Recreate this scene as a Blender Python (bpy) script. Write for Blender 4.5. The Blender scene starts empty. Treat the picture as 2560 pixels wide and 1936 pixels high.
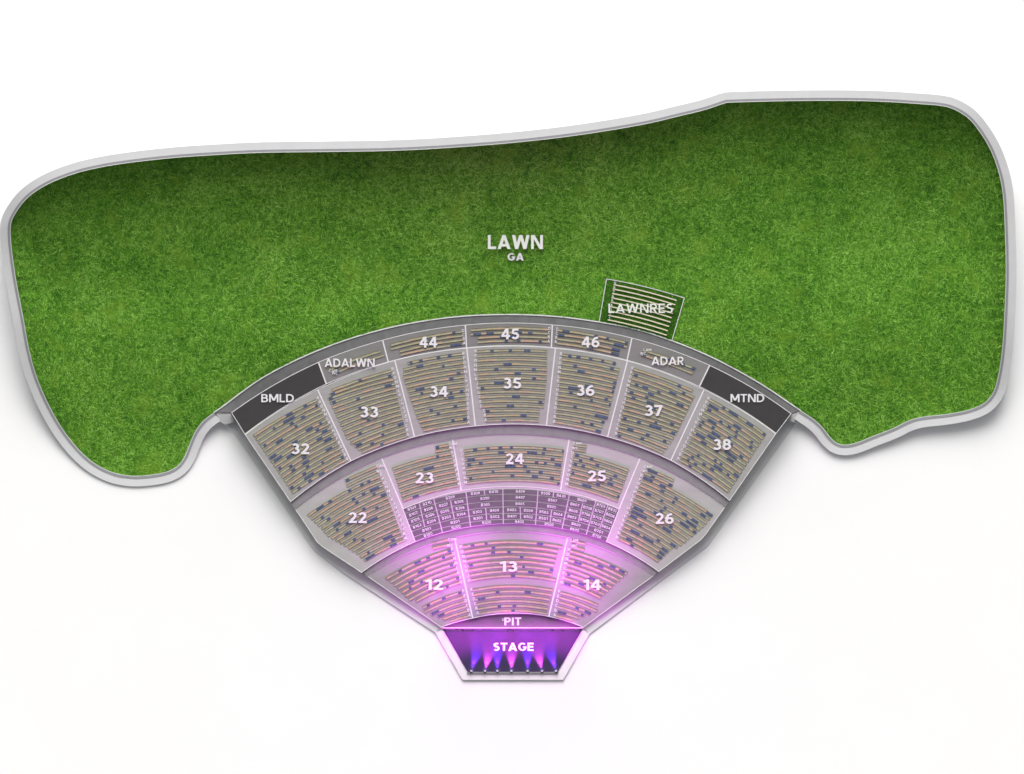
import bpy, math, random
import numpy as np
from mathutils import Vector
from mathutils.geometry import delaunay_2d_cdt

# ------------------------------------------------------------------ camera, sky, sun, exposure
scene = bpy.context.scene
COL = scene.collection
R = math.radians
cam_data = bpy.data.cameras.new("camera")
cam_data.type = 'ORTHO'
cam_data.ortho_scale = 204.8
cam_data.clip_start = 1.0
cam_data.clip_end = 3000.0
cam = bpy.data.objects.new("camera", cam_data)
cam.location = (0.0, 0.0, 400.0)
COL.objects.link(cam)
scene.camera = cam

SUN_ELEV = 38.0
world = bpy.data.worlds.new("World")
scene.world = world
world.use_nodes = True
wn = world.node_tree
sky = wn.nodes.new("ShaderNodeTexSky")
sky.sky_type = 'NISHITA'
sky.sun_disc = False
sky.sun_elevation = R(SUN_ELEV)
sky.sun_rotation = 0.0
sky.dust_density = 6.0
sky.ozone_density = 0.3
grey_sky = wn.nodes.new("ShaderNodeHueSaturation")           # thin high overcast: a nearly white sky
grey_sky.inputs["Saturation"].default_value = 0.12
wn.links.new(sky.outputs[0], grey_sky.inputs["Color"])
wn.links.new(grey_sky.outputs[0], wn.nodes["Background"].inputs[0])
wn.nodes["Background"].inputs[1].default_value = 0.09

sun_data = bpy.data.lights.new("sun", 'SUN')
sun_data.energy = 1.5
sun_data.angle = R(44.0)
sun_data.color = (1.0, 0.985, 0.965)
sun = bpy.data.objects.new("sun", sun_data)
sun.location = (0, 120, 120)
sun.rotation_euler = (R(-(90.0 - SUN_ELEV)), 0, 0)     # shines from the north
COL.objects.link(sun)

scene.view_settings.view_transform = 'Standard'
scene.view_settings.look = 'None'
scene.view_settings.gamma = 1.0
scene.view_settings.exposure = 0.43

# ------------------------------------------------------------------ survey of the place, in metres
LAWN_RIM = [(-59.6, -5.08), (-61.68, -6.696), (-63.28, -8.784), (-64.44, -11.328), (-65.6, -14.104), (-66.984, -15.84), (-69.296, -17.0), (-73.464, -17.68), (-75.776, -17.76), (-79.248, -17.232),
 (-82.72, -15.728), (-85.736, -13.408), (-89.44, -9.016), (-92.448, -3.92), (-94.992, 1.864), (-96.616, 7.656), (-97.656, 13.44), (-99.392, 22.72), (-100.272, 30.424), (-100.08, 33.04),
 (-98.928, 35.28), (-96.848, 37.84), (-93.144, 40.376), (-87.36, 42.688), (-82.032, 43.96), (-76.936, 44.776), (-67.68, 45.816), (-59.2, 46.4), (-51.2, 46.808), (-38.4, 47.0), (-28.32, 47.136),
 (-21.848, 47.32), (-14.448, 47.712), (-0.56, 48.76), (13.328, 50.36), (27.2, 52.68), (33.6, 54.2), (38.4, 55.36), (42.928, 56.84), (43.2, 56.864), (54.752, 57.176), (66.24, 57.24), (74.032, 57.056),
 (80.24, 56.68), (86.16, 56.16), (88.344, 55.528), (91.144, 53.816), (93.632, 50.864), (95.808, 47.128), (97.36, 42.776), (98.144, 38.736), (98.608, 30.336), (98.76, 22.72), (98.608, 17.44),
 (98.08, 8.184), (97.264, 2.4), (96.224, -1.08), (94.48, -3.16), (91.712, -4.432), (87.312, -5.36), (81.984, -5.984), (79.672, -6.584), (76.2, -8.24), (72.032, -9.872), (68.792, -11.144),
 (66.712, -11.544), (65.088, -11.216), (63.696, -10.104), (62.08, -8.024), (60.456, -6.52), (57.68, -4.664)]
LAWN_ARC = [(57.68, -4.664), (55.56, -3.24), (51.2, -0.272), (45.6, 3.04), (39.2, 6.32), (31.968, 9.272), (24.8, 11.56), (17.44, 13.0), (8.8, 14.12), (-0.72, 14.512), (-10.4, 14.12), (-19.2, 12.96),
 (-26.4, 11.4), (-33.6, 9.28), (-40.8, 6.48), (-46.4, 3.8), (-51.2, 1.04), (-57.6, -3.68), (-59.6, -5.08)]
SECTIONS = {'12': (1, [(-29.12, -37.76), (-14.16, -48.112)], [(-11.52, -30.08), (-7.848, -46.288)]),
 '13': (1, [(-11.52, -30.08), (-7.848, -46.288)], [(11.12, -30.08), (7.344, -45.944)]),
 '14': (1, [(11.12, -30.08), (7.344, -45.944)], [(28.48, -37.68), (14.288, -48.112)]),
 '22': (2, [(-43.44, -24.376), (-38.736, -31.44), (-30.08, -37.176)], [(-26.12, -14.144), (-21.784, -24.44), (-19.296, -30.984)]),
 '23': (2, [(-26.12, -14.144), (-21.784, -24.44)], [(-11.888, -10.368), (-10.136, -20.784)]),
 '24': (2, [(-11.888, -10.368), (-10.136, -20.784)], [(11.44, -10.368), (9.704, -20.784)]),
 '25': (2, [(11.44, -10.368), (9.704, -20.784)], [(25.656, -14.144), (21.392, -24.44)]),
 '26': (2, [(25.656, -14.144), (21.392, -24.44), (18.848, -30.96)], [(42.688, -23.984), (38.224, -30.28), (29.36, -37.0)]),
 '32': (3, [(-53.44, -9.52), (-44.288, -23.04)], [(-38.896, -0.48), (-32.2, -14.848)]),
 '33': (3, [(-38.896, -0.48), (-32.2, -14.848)], [(-23.456, 5.368), (-19.48, -10.024)]),
 '34': (3, [(-23.456, 5.368), (-19.48, -10.024)], [(-9.04, 7.8), (-7.344, -7.864)]),
 '35': (3, [(-9.04, 7.8), (-7.344, -7.864)], [(8.688, 7.76), (6.88, -7.76)]),
 '36': (3, [(8.688, 7.76), (6.88, -7.76)], [(23.088, 5.264), (19.104, -10.016)]),
 '37': (3, [(23.088, 5.264), (19.104, -10.016)], [(38.4, -0.528), (31.744, -14.72)]),
 '38': (3, [(38.4, -0.528), (31.744, -14.72)], [(52.832, -9.36), (43.52, -22.768)]),
 '44': (3, [(-25.888, 9.416), (-24.728, 4.96)], [(-9.344, 12.448), (-9.08, 7.784)]),
 '45': (3, [(-9.344, 12.448), (-9.08, 7.784)], [(8.064, 12.48), (7.88, 7.872)]),
 '46': (3, [(8.064, 12.48), (7.88, 7.872)], [(24.0, 9.856), (23.008, 5.296)]),
 'ADALWN': (3, [(-38.736, 5.0), (-37.12, 0.56)], [(-25.888, 9.416), (-24.728, 4.96)]),
 'ADAR': (3, [(24.0, 9.856), (23.008, 5.296)], [(39.56, 4.384), (37.44, 0.04)]),
 'BMLD': (3, [(-56.16, -5.12), (-53.44, -9.52)], [(-38.736, 5.0), (-37.12, 0.56)]),
 'MTND': (3, [(39.56, 4.384), (37.44, 0.04)], [(55.912, -5.32), (52.832, -9.36)])}
BOX_TERRACE = [[(-21.784, -24.44), (-19.296, -30.984)], [(21.392, -24.44), (18.848, -30.96)], [(-21.784, -24.44), (-10.136, -20.784), (9.704, -20.784), (21.392, -24.44)]]
WALKWAYS = [[[(-44.288, -23.04), (-32.2, -14.848), (-19.48, -10.024), (-7.344, -7.864), (6.88, -7.76), (19.104, -10.016), (31.744, -14.72), (43.52, -22.768)],
  [(-43.44, -24.376), (-26.12, -14.144), (-11.888, -10.368), (11.44, -10.368), (25.656, -14.144), (42.688, -23.984)]],
 [[(-30.08, -37.176), (-19.296, -30.984), (18.848, -30.96), (29.36, -37.0)], [(-29.12, -37.76), (-11.52, -30.08), (11.12, -30.08), (28.48, -37.68)]]]
CONCOURSE_IN = [(-56.16, -5.12), (-38.736, 5.0), (-25.888, 9.416), (-9.344, 12.448), (8.064, 12.48), (24.0, 9.856), (39.56, 4.384), (55.912, -5.32)]
PIT = [(-14.16, -48.112), (-7.848, -46.288), (-0.04, -45.52), (7.344, -45.944), (14.288, -48.112)]
BOWL_LEFT = [(-56.16, -5.12), (-53.44, -9.52), (-44.288, -23.04), (-43.44, -24.376), (-38.736, -31.44), (-30.08, -37.176), (-29.12, -37.76), (-14.16, -48.112)]
BOWL_RIGHT = [(55.912, -5.32), (52.832, -9.36), (43.52, -22.768), (42.688, -23.984), (38.224, -30.28), (29.36, -37.0), (28.48, -37.68), (14.288, -48.112)]
LEDGE_LEFT = [(-57.376, -6.64), (-39.656, -32.592), (-33.6, -37.264), (-15.36, -49.12)]
LEDGE_RIGHT = [(57.2, -6.64), (39.104, -31.784), (30.4, -38.24), (15.44, -49.416)]
STAGE = [(-13.84, -48.4), (14.136, -48.4), (9.16, -56.944), (-8.88, -56.944)]
STAGE_LEDGE = [(-15.36, -49.12), (15.44, -49.416), (10.24, -58.56), (-9.872, -58.56)]
LAMPS = [((-8.147, -56.843), (-6.429, -50.933), 'blue'), ((-5.398, -56.843), (-4.23, -51.483), 'pink'), ((-2.924, -56.843), (-2.924, -50.796), 'blue'), ((-0.107, -56.843), (-0.107, -50.796), 'pink'),
 ((3.123, -56.843), (3.123, -50.796), 'blue'), ((6.009, -56.843), (4.841, -51.483), 'pink'), ((8.826, -56.843), (7.04, -50.796), 'blue')]
ROWS = {'12': [[['CAM', 'WC'], {0: (-16.009, -31.247), 1: (-15.893, -32.289)}, {0: (-12.71, -30.553), 1: (-12.537, -31.536)}, {0: (-11.958, -30.466), 1: (-12.421, -31.681)}],
        [['P', 'O', 'N', 'M', 'L', 'K', 'J', 'H'], {0: (-25.152, -38.365), 1: (-24.284, -39.001), 6: (-20.58, -42.56), 7: (-19.191, -42.849)}, {0: (-12.132, -32.636), 7: (-10.28, -39.059)},
         {0: (-11.987, -32.404), 7: (-10.222, -39.001)}],
        [['F', 'E', 'D', 'C', 'B', 'A'], {0: (-17.831, -44.151), 1: (-17.542, -45.019), 5: (-12.421, -46.871)}, {0: (-10.02, -41.027), 5: (-8.66, -45.772)},
         {0: (-9.73, -40.795), 5: (-8.486, -45.569)}]],
 '13': [[['P', 'O', 'N', 'M', 'L', 'K', 'J', 'H'], {0: (-9.817, -31.999), 7: (-8.197, -38.654)}, {0: (10.031, -32.057), 1: (9.221, -32.867), 6: (8.006, -37.555), 7: (8.787, -38.654)},
         {0: (-10.222, -31.999), 7: (-8.573, -38.654)}],
        [['F', 'E', 'D', 'C', 'B', 'A'], {0: (-7.85, -40.679), 5: (-6.634, -45.367)}, {0: (8.122, -40.679), 5: (6.964, -45.367)}, {0: (-8.081, -40.506), 5: (-6.866, -45.164)}]],
 '14': [[['CAM', 'WC'], {0: (11.883, -30.842), 1: (11.97, -31.913)}, {0: (14.66, -31.421), 1: (14.487, -32.636)}, {0: (12.404, -30.697), 1: (12.519, -31.768)}],
        [['P', 'O', 'N', 'M', 'L', 'K', 'J', 'H'], {0: (11.68, -32.838), 7: (10.32, -39.146)}, {0: (22.964, -37.352), 6: (18.48, -41.518), 7: (17.756, -42.184)},
         {0: (11.362, -32.52), 7: (9.944, -39.03)}],
        [['F', 'E', 'D', 'C', 'B', 'A'], {0: (9.8, -41.171), 5: (8.874, -45.801)}, {0: (17.178, -43.688), 1: (16.975, -44.846), 5: (12.114, -46.64)}, {0: (9.424, -40.882), 5: (8.527, -45.569)}]],
 '22': [[['CAM', 'WC'], {0: (-33.341, -18.772), 1: (-33.017, -19.814)}, {0: (-27.091, -15.971), 1: (-26.813, -16.897)}, {0: (-26.304, -15.786), 1: (-26.581, -16.851)}],
        [['R', 'P', 'O', 'N', 'M', 'L', 'K', 'J', 'H', 'G', 'F', 'E', 'D', 'C', 'B', 'A'],
         {0: (-40.818, -25.763), 4: (-38.04, -28.379), 6: (-36.882, -29.767), 10: (-33.526, -31.735), 13: (-31.095, -33.332), 15: (-29.544, -34.675)}, {0: (-26.396, -17.892), 15: (-21.581, -30.624)},
         {0: (-26.165, -17.499), 8: (-23.248, -24.142), 13: (-21.535, -28.309), 14: (-21.558, -29.304), 15: (-21.234, -30.207)}]],
 '23': [[['CAM', 'WC'], {0: (-15.285, -12.082), 1: (-15.285, -12.916)}, {0: (-12.461, -11.573), 1: (-12.345, -12.337)}, {0: (-11.813, -11.365), 1: (-11.998, -12.152)}],
        [['U', 'T', 'S', 'R', 'P', 'O', 'N', 'M'], {0: (-23.919, -16.434), 7: (-21.836, -22.73)}, {0: (-12.183, -13.332), 7: (-10.725, -19.675)},
         {0: (-11.975, -12.985), 3: (-11.304, -15.693), 7: (-10.563, -19.397)}]],
 '24': [[['U', 'T', 'S', 'R', 'P', 'O', 'N', 'M'], {0: (-9.628, -12.8), 7: (-8.98, -19.258)}, {0: (10.395, -12.8), 7: (9.539, -19.351)}, {0: (-10.206, -12.638), 7: (-9.257, -19.096)}]],
 '25': [[['CAM', 'WC'], {0: (12.363, -11.596), 1: (12.247, -12.499)}, {0: (14.909, -11.943), 1: (14.794, -12.823)}, {0: (13.057, -11.295), 1: (12.641, -12.221)}],
        [['U', 'T', 'S', 'R', 'P', 'O', 'N', 'M'], {0: (12.363, -13.425), 7: (11.252, -19.721)}, {0: (23.358, -16.781), 7: (21.159, -22.8)}, {0: (12.108, -13.078), 7: (10.951, -19.397)}]],
 '26': [[['CAM', 'WC'], {0: (26.785, -16.295), 1: (26.484, -17.198)}, {0: (32.341, -18.749), 1: (32.04, -19.744)}, {0: (27.179, -15.994), 1: (26.646, -16.804)}],
        [['R', 'P', 'O', 'N', 'M', 'L', 'K', 'J', 'H', 'G', 'F', 'E', 'D', 'C', 'B', 'A'], {0: (26.183, -17.962), 15: (21.276, -30.346)},
         {0: (40.072, -25.809), 3: (38.29, -27.962), 8: (34.702, -31.017), 10: (33.035, -32.129), 11: (31.924, -32.406), 15: (29.308, -34.837)}, {0: (25.906, -17.661), 15: (20.998, -29.976)}]],
 '32': [[['R', 'P', 'O', 'N', 'M', 'L', 'K', 'J', 'H', 'G', 'F', 'E', 'D', 'C', 'B', 'A'], {0: (-51.628, -9.795), 15: (-43.943, -21.138)}, {0: (-39.081, -2.619), 15: (-33.294, -14.656)},
         {0: (-38.827, -2.226), 15: (-33.017, -14.332)}]],
 '33': [[['R', 'P', 'O', 'N', 'M', 'L', 'K', 'J', 'H', 'G', 'F', 'E', 'D', 'C', 'B', 'A'],
         {0: (-35.956, -0.675), 2: (-36.72, -2.388), 11: (-33.017, -10.328), 12: (-32.253, -11.254), 15: (-30.054, -13.036)}, {0: (-24.105, 3.26), 15: (-21.072, -9.795)},
         {0: (-23.896, 3.608), 8: (-21.882, -3.314), 12: (-21.026, -6.693), 13: (-21.095, -7.666), 15: (-20.864, -9.471)}]],
 '34': [[['R', 'P', 'O', 'N', 'M', 'L', 'K', 'J', 'H', 'G', 'F', 'E', 'D', 'C', 'B', 'A'], {0: (-20.841, 4.719), 1: (-21.72, 3.446), 3: (-21.72, 1.709), 12: (-19.058, -6.161), 15: (-17.785, -8.707)},
         {0: (-9.961, 6.64), 15: (-8.873, -7.203)}, {0: (-9.706, 6.686), 1: (-9.591, 5.807), 8: (-8.873, -0.605), 15: (-8.688, -6.971)}]],
 '35': [[['R', 'P', 'O', 'N', 'M', 'L', 'K', 'J', 'H', 'G', 'F', 'E', 'D', 'C', 'B', 'A'], {0: (-7.007, 7.057), 9: (-6.706, -1.184), 12: (-6.012, -3.962), 13: (-5.318, -4.841), 15: (-5.086, -6.786)},
         {0: (7.02, 7.103), 6: (6.951, 1.594), 12: (6.372, -3.962), 13: (5.562, -4.888), 15: (5.331, -6.786)},
         {0: (-7.262, 7.196), 5: (-7.331, 2.52), 9: (-6.637, -1.091), 12: (-6.128, -3.823), 13: (-5.572, -4.703), 15: (-5.271, -6.554)}]],
 '36': [[['R', 'P', 'O', 'N', 'M', 'L', 'K', 'J', 'H', 'G', 'F', 'E', 'D', 'C', 'B', 'A'], {0: (10.03, 6.409), 15: (8.733, -7.017)},
         {0: (20.77, 4.719), 1: (21.534, 3.399), 11: (19.335, -5.235), 12: (19.173, -6.161), 13: (18.525, -6.971), 15: (17.784, -8.939)}, {0: (9.798, 6.64), 5: (9.335, 2.126), 15: (8.456, -6.832)}]],
 '37': [[['R', 'P', 'O', 'N', 'M', 'L', 'K', 'J', 'H', 'G', 'F', 'E', 'D', 'C', 'B', 'A'], {0: (24.197, 3.547), 15: (21.026, -9.601)},
         {0: (36.119, -0.804), 1: (36.396, -2.124), 11: (32.878, -9.369), 13: (31.72, -11.221), 15: (30.331, -13.189)}, {0: (24.105, 3.779), 15: (20.771, -9.23)}]],
 '38': [[['R', 'P', 'O', 'N', 'M', 'L', 'K', 'J', 'H', 'G', 'F', 'E', 'D', 'C', 'B', 'A'], {0: (39.591, -2.564), 15: (33.572, -14.601)}, {0: (50.656, -9.578), 15: (43.341, -20.943)},
         {0: (39.313, -2.24), 15: (33.248, -14.23)}]],
 '44': [[['D', 'C', 'B', 'A'], {0: (-24.267, 8.376), 1: (-24.22, 7.589), 2: (-22.461, 7.103), 3: (-22.299, 6.409)}, {0: (-10.146, 11.084), 3: (-9.683, 8.654)},
         {0: (-9.799, 11.27), 3: (-9.544, 8.816)}]],
 '45': [[['D', 'C', 'B', 'A'], {0: (-8.257, 11.362), 1: (-8.327, 10.506), 2: (-6.869, 9.811), 3: (-6.869, 8.955)}, {0: (7.182, 11.501), 3: (7.067, 9.047)}, {0: (7.483, 11.733), 3: (7.321, 9.186)}]],
 '46': [[['D', 'C', 'B', 'A'], {0: (9.196, 11.362), 3: (8.965, 8.77)}, {0: (23.155, 8.816), 1: (23.039, 8.029), 2: (21.534, 7.334), 3: (21.419, 6.501)}, {0: (9.057, 11.594), 3: (8.756, 9.117)}]],
 'ADALWN': [[['CAM', 'WC'], {0: (-36.651, 3.446), 1: (-35.494, 2.751)}, {0: (-26.304, 7.149), 1: (-25.54, 6.409)}, {0: (-35.794, 3.26), 1: (-35.447, 2.774)}]],
 'ADAR': [[['CAM', 'WC'], {0: (26.164, 7.381), 1: (25.77, 6.501)}, {0: (36.696, 3.608), 1: (36.118, 2.705)}, {0: (27.044, 7.427), 1: (26.21, 6.709)}]]}
LAWN_PLOT = [(18.917, 21.605), (34.458, 17.799), (31.971, 9.268), (17.435, 12.998)]
LAWN_BENCHES = [['9', '8', '7', '6', '5', '4', '3', '2', '1'], {0: (20.304, 20.477), 8: (19.156, 13.448)}, {0: (32.928, 17.302), 8: (30.919, 10.368)}, {0: (20.61, 20.764), 8: (19.462, 13.706)}]
WORDS = [('LAWN', (0.68, 28.992), 2.8, 11.04), ('GA', (0.736, 26.04), 1.52, 3.24), ('LAWNRES', (25.728, 15.744), 1.864, 12.88), ('BMLD', (-46.88, -2.224), 1.64, 6.528),
 ('ADALWN', (-32.464, 4.856), 1.664, 10.0), ('ADAR', (31.12, 5.224), 1.64, 6.432), ('MTND', (47.088, -2.216), 1.624, 6.76), ('PIT', (0.16, -46.872), 1.56, 3.4), ('STAGE', (0.312, -51.96), 1.624, 8.0),
 ('32', (-42.32, -12.344), 2.16, 3.6), ('33', (-28.552, -5.0), 2.16, 3.6), ('34', (-14.616, -0.904), 2.16, 3.6), ('35', (0.056, 0.784), 2.16, 3.6), ('36', (14.704, -0.672), 2.16, 3.6),
 ('37', (28.32, -4.704), 2.16, 3.6), ('38', (42.024, -11.496), 2.16, 3.6), ('44', (-16.744, 8.96), 2.16, 3.6), ('45', (-0.384, 10.624), 2.16, 3.6), ('46', (15.704, 9.0), 2.16, 3.6),
 ('22', (-30.864, -26.112), 2.16, 3.6), ('23', (-17.488, -18.16), 2.16, 3.6), ('24', (0.56, -14.352), 2.16, 3.6), ('25', (16.992, -17.776), 2.16, 3.6), ('26', (30.536, -26.296), 2.16, 3.6),
 ('12', (-15.584, -39.488), 2.16, 3.6), ('13', (-0.72, -35.88), 2.16, 3.6), ('14', (16.0, -39.536), 2.16, 3.6)]
SMALL_GA = (-1.52, -46.52)
BOX_DIVIDERS = {1: [(-0.31081, 58.992), (-0.31783, 54.711)],
 2: [(-0.25995, 59.421), (-0.26014, 54.648)],
 3: [(-0.20542, 57.908), (-0.20547, 55.016)],
 4: [(-0.14879, 59.445), (-0.15105, 52.569)],
 5: [(-0.08678, 59.326), (-0.08745, 54.065)],
 6: [(-0.02409, 59.329), (-0.02527, 52.407)],
 7: [(0.03723, 55.155), (0.03926, 53.9)],
 8: [(0.09476, 59.158), (0.09695, 53.059)],
 9: [(0.14774, 59.117), (0.1507, 54.052)],
 10: [(0.20133, 59.25), (0.19985, 53.026)],
 11: [(0.25215, 58.0), (0.25249, 55.406)],
 12: [(0.29283, 59.211), (0.29432, 52.991)],
 13: [(0.3354, 59.258), (0.33513, 55.477)]}
BOX_RADII = [59.48, 58.4, 57.04, 55.84, 54.52, 53.32, 52.36]
BOX_ROWS = ['B109 1 B210 2 B209 4 B309 5 B410 6 B409 8 B509 9 B610 10 B609 12 B709 13 B810', 'B107 1 B208 2 B207 3 B308 4 B300 6 B407 8 B507 10 B607 11 B708 12 B707 13 B808',
 'B105 1 B206 2 B205 3 B306 4 B305 6 B405 8 B505 10 B605 11 B706 12 B705 13 B806', 'B103 1 B204 2 B203 3 B304 4 B303 5 B404 6 B403 7 B504 8 B503 9 B604 10 B603 11 B704 12 B703 13 B804',
 'B101 2 B201 4 B301 5 B402 6 B401 7 B502 8 B501 9 B602 10 B601 12 B701', 'B100 2 B200 4 B300 6 B400 8 B500 10 B600 12 B700']
CENTRE = (-0.4, -79.76)
CORNERS = [[(-59.2, -5.2), (-56.24, -5.28), (-55.04, -6.88), (-57.36, -7.52), (-58.48, -6.96)], [(57.84, -4.76), (56.96, -7.2), (54.88, -6.72), (55.96, -5.44)]]

# ------------------------------------------------------------------ materials
def new_mat(name):
    m = bpy.data.materials.new(name)
    m.use_nodes = True
    nt = m.node_tree
    b = nt.nodes["Principled BSDF"]
    return m, nt, b

def rgba(c): return (c[0], c[1], c[2], 1.0)

def plain(name, col, rough=0.7, vary=0.10, scale=0.6, detail=5.0, stretch=(1, 1, 1), bump=0.0, spec=0.3):
    """a matt surface whose tone wanders a little with world-scale noise"""
    m, nt, b = new_mat(name)
    tc = nt.nodes.new("ShaderNodeTexCoord")
    mp = nt.nodes.new("ShaderNodeMapping")
    mp.inputs["Scale"].default_value = stretch
    nz = nt.nodes.new("ShaderNodeTexNoise")
    nz.inputs["Scale"].default_value = scale
    nz.inputs["Detail"].default_value = detail
    nz.inputs["Roughness"].default_value = 0.65
    rp = nt.nodes.new("ShaderNodeValToRGB")
    rp.color_ramp.elements[0].position = 0.28
    rp.color_ramp.elements[1].position = 0.72
    rp.color_ramp.elements[0].color = rgba([x * (1 - vary) for x in col])
    rp.color_ramp.elements[1].color = rgba([min(1, x * (1 + vary)) for x in col])
    nt.links.new(tc.outputs["Object"], mp.inputs[0])
    nt.links.new(mp.outputs[0], nz.inputs["Vector"])
    nt.links.new(nz.outputs["Fac"], rp.inputs[0])
    nt.links.new(rp.outputs[0], b.inputs["Base Color"])
    b.inputs["Roughness"].default_value = rough
    b.inputs["Specular IOR Level"].default_value = spec
    if bump:
        bp = nt.nodes.new("ShaderNodeBump")
        bp.inputs["Strength"].default_value = bump
        bp.inputs["Distance"].default_value = 0.05
        nt.links.new(nz.outputs["Fac"], bp.inputs["Height"])
        nt.links.new(bp.outputs[0], b.inputs["Normal"])
    return m

def glow(name, col, strength):
    m, nt, b = new_mat(name)
    b.inputs["Base Color"].default_value = rgba(col)
    b.inputs["Emission Color"].default_value = rgba(col)
    b.inputs["Emission Strength"].default_value = strength
    return m

def lettering_mat(name, col, clear):
    m, nt, b = new_mat(name)
    b.inputs["Base Color"].default_value = rgba(col)
    b.inputs["Roughness"].default_value = 0.6
    tr = nt.nodes.new("ShaderNodeBsdfTransparent")
    mx = nt.nodes.new("ShaderNodeMixShader")
    mx.inputs[0].default_value = clear
    out = nt.nodes["Material Output"]
    nt.links.new(b.outputs[0], mx.inputs[1])
    nt.links.new(tr.outputs[0], mx.inputs[2])
    nt.links.new(mx.outputs[0], out.inputs[0])
    return m

def grass_mat(name, cols, island):
    """patchy turf; blades (islands) each get their own green as well"""
    m, nt, b = new_mat(name)
    tc = nt.nodes.new("ShaderNodeTexCoord")
    def noise(scale, detail, rough=0.6):
        n = nt.nodes.new("ShaderNodeTexNoise")
        n.inputs["Scale"].default_value = scale
        n.inputs["Detail"].default_value = detail
        n.inputs["Roughness"].default_value = rough
        nt.links.new(tc.outputs["Object"], n.inputs["Vector"])
        return n
    big, mid = noise(0.085, 4), noise(0.75, 5, 0.7)
    add = nt.nodes.new("ShaderNodeMath"); add.operation = 'MULTIPLY_ADD'
    add.inputs[1].default_value = 0.36
    nt.links.new(mid.outputs["Fac"], add.inputs[0])
    half = nt.nodes.new("ShaderNodeMath"); half.operation = 'MULTIPLY_ADD'
    half.inputs[1].default_value = 0.34; half.inputs[2].default_value = 0.15
    nt.links.new(big.outputs["Fac"], half.inputs[0])
    nt.links.new(half.outputs[0], add.inputs[2])
    src = add.outputs[0]
    if island:
        geo = nt.nodes.new("ShaderNodeNewGeometry")
        ma = nt.nodes.new("ShaderNodeMath"); ma.operation = 'MULTIPLY_ADD'
        ma.inputs[1].default_value = 0.52
        nt.links.new(geo.outputs["Random Per Island"], ma.inputs[0])
        sb = nt.nodes.new("ShaderNodeMath"); sb.operation = 'SUBTRACT'
        sb.inputs[1].default_value = 0.26
        nt.links.new(src, sb.inputs[0])
        nt.links.new(sb.outputs[0], ma.inputs[2])
        src = ma.outputs[0]
    rp = nt.nodes.new("ShaderNodeValToRGB")
    cr = rp.color_ramp
    cr.elements[0].position = 0.22; cr.elements[0].color = rgba(cols[0])
    cr.elements[1].position = 0.80; cr.elements[1].color = rgba(cols[-1])
    for p, c in zip((0.42, 0.58), cols[1:-1]):
        e = cr.elements.new(p); e.color = rgba(c)
    nt.links.new(src, rp.inputs[0])
    # yellowed patches
    yel = noise(0.16, 3)
    yr = nt.nodes.new("ShaderNodeValToRGB")
    yr.color_ramp.elements[0].position = 0.56; yr.color_ramp.elements[0].color = (0, 0, 0, 1)
    yr.color_ramp.elements[1].position = 0.74; yr.color_ramp.elements[1].color = (0.6, 0.6, 0.6, 1)
    nt.links.new(yel.outputs["Fac"], yr.inputs[0])
    mx = nt.nodes.new("ShaderNodeMix"); mx.data_type = 'RGBA'
    nt.links.new(yr.outputs[0], mx.inputs[0])
    nt.links.new(rp.outputs[0], mx.inputs[6])
    mx.inputs[7].default_value = rgba([cols[2][0] * 1.4, cols[2][1] * 1.0, cols[2][2] * 1.1])
    nt.links.new(mx.outputs[2], b.inputs["Base Color"])
    b.inputs["Roughness"].default_value = 0.85
    b.inputs["Specular IOR Level"].default_value = 0.0
    return m

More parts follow.
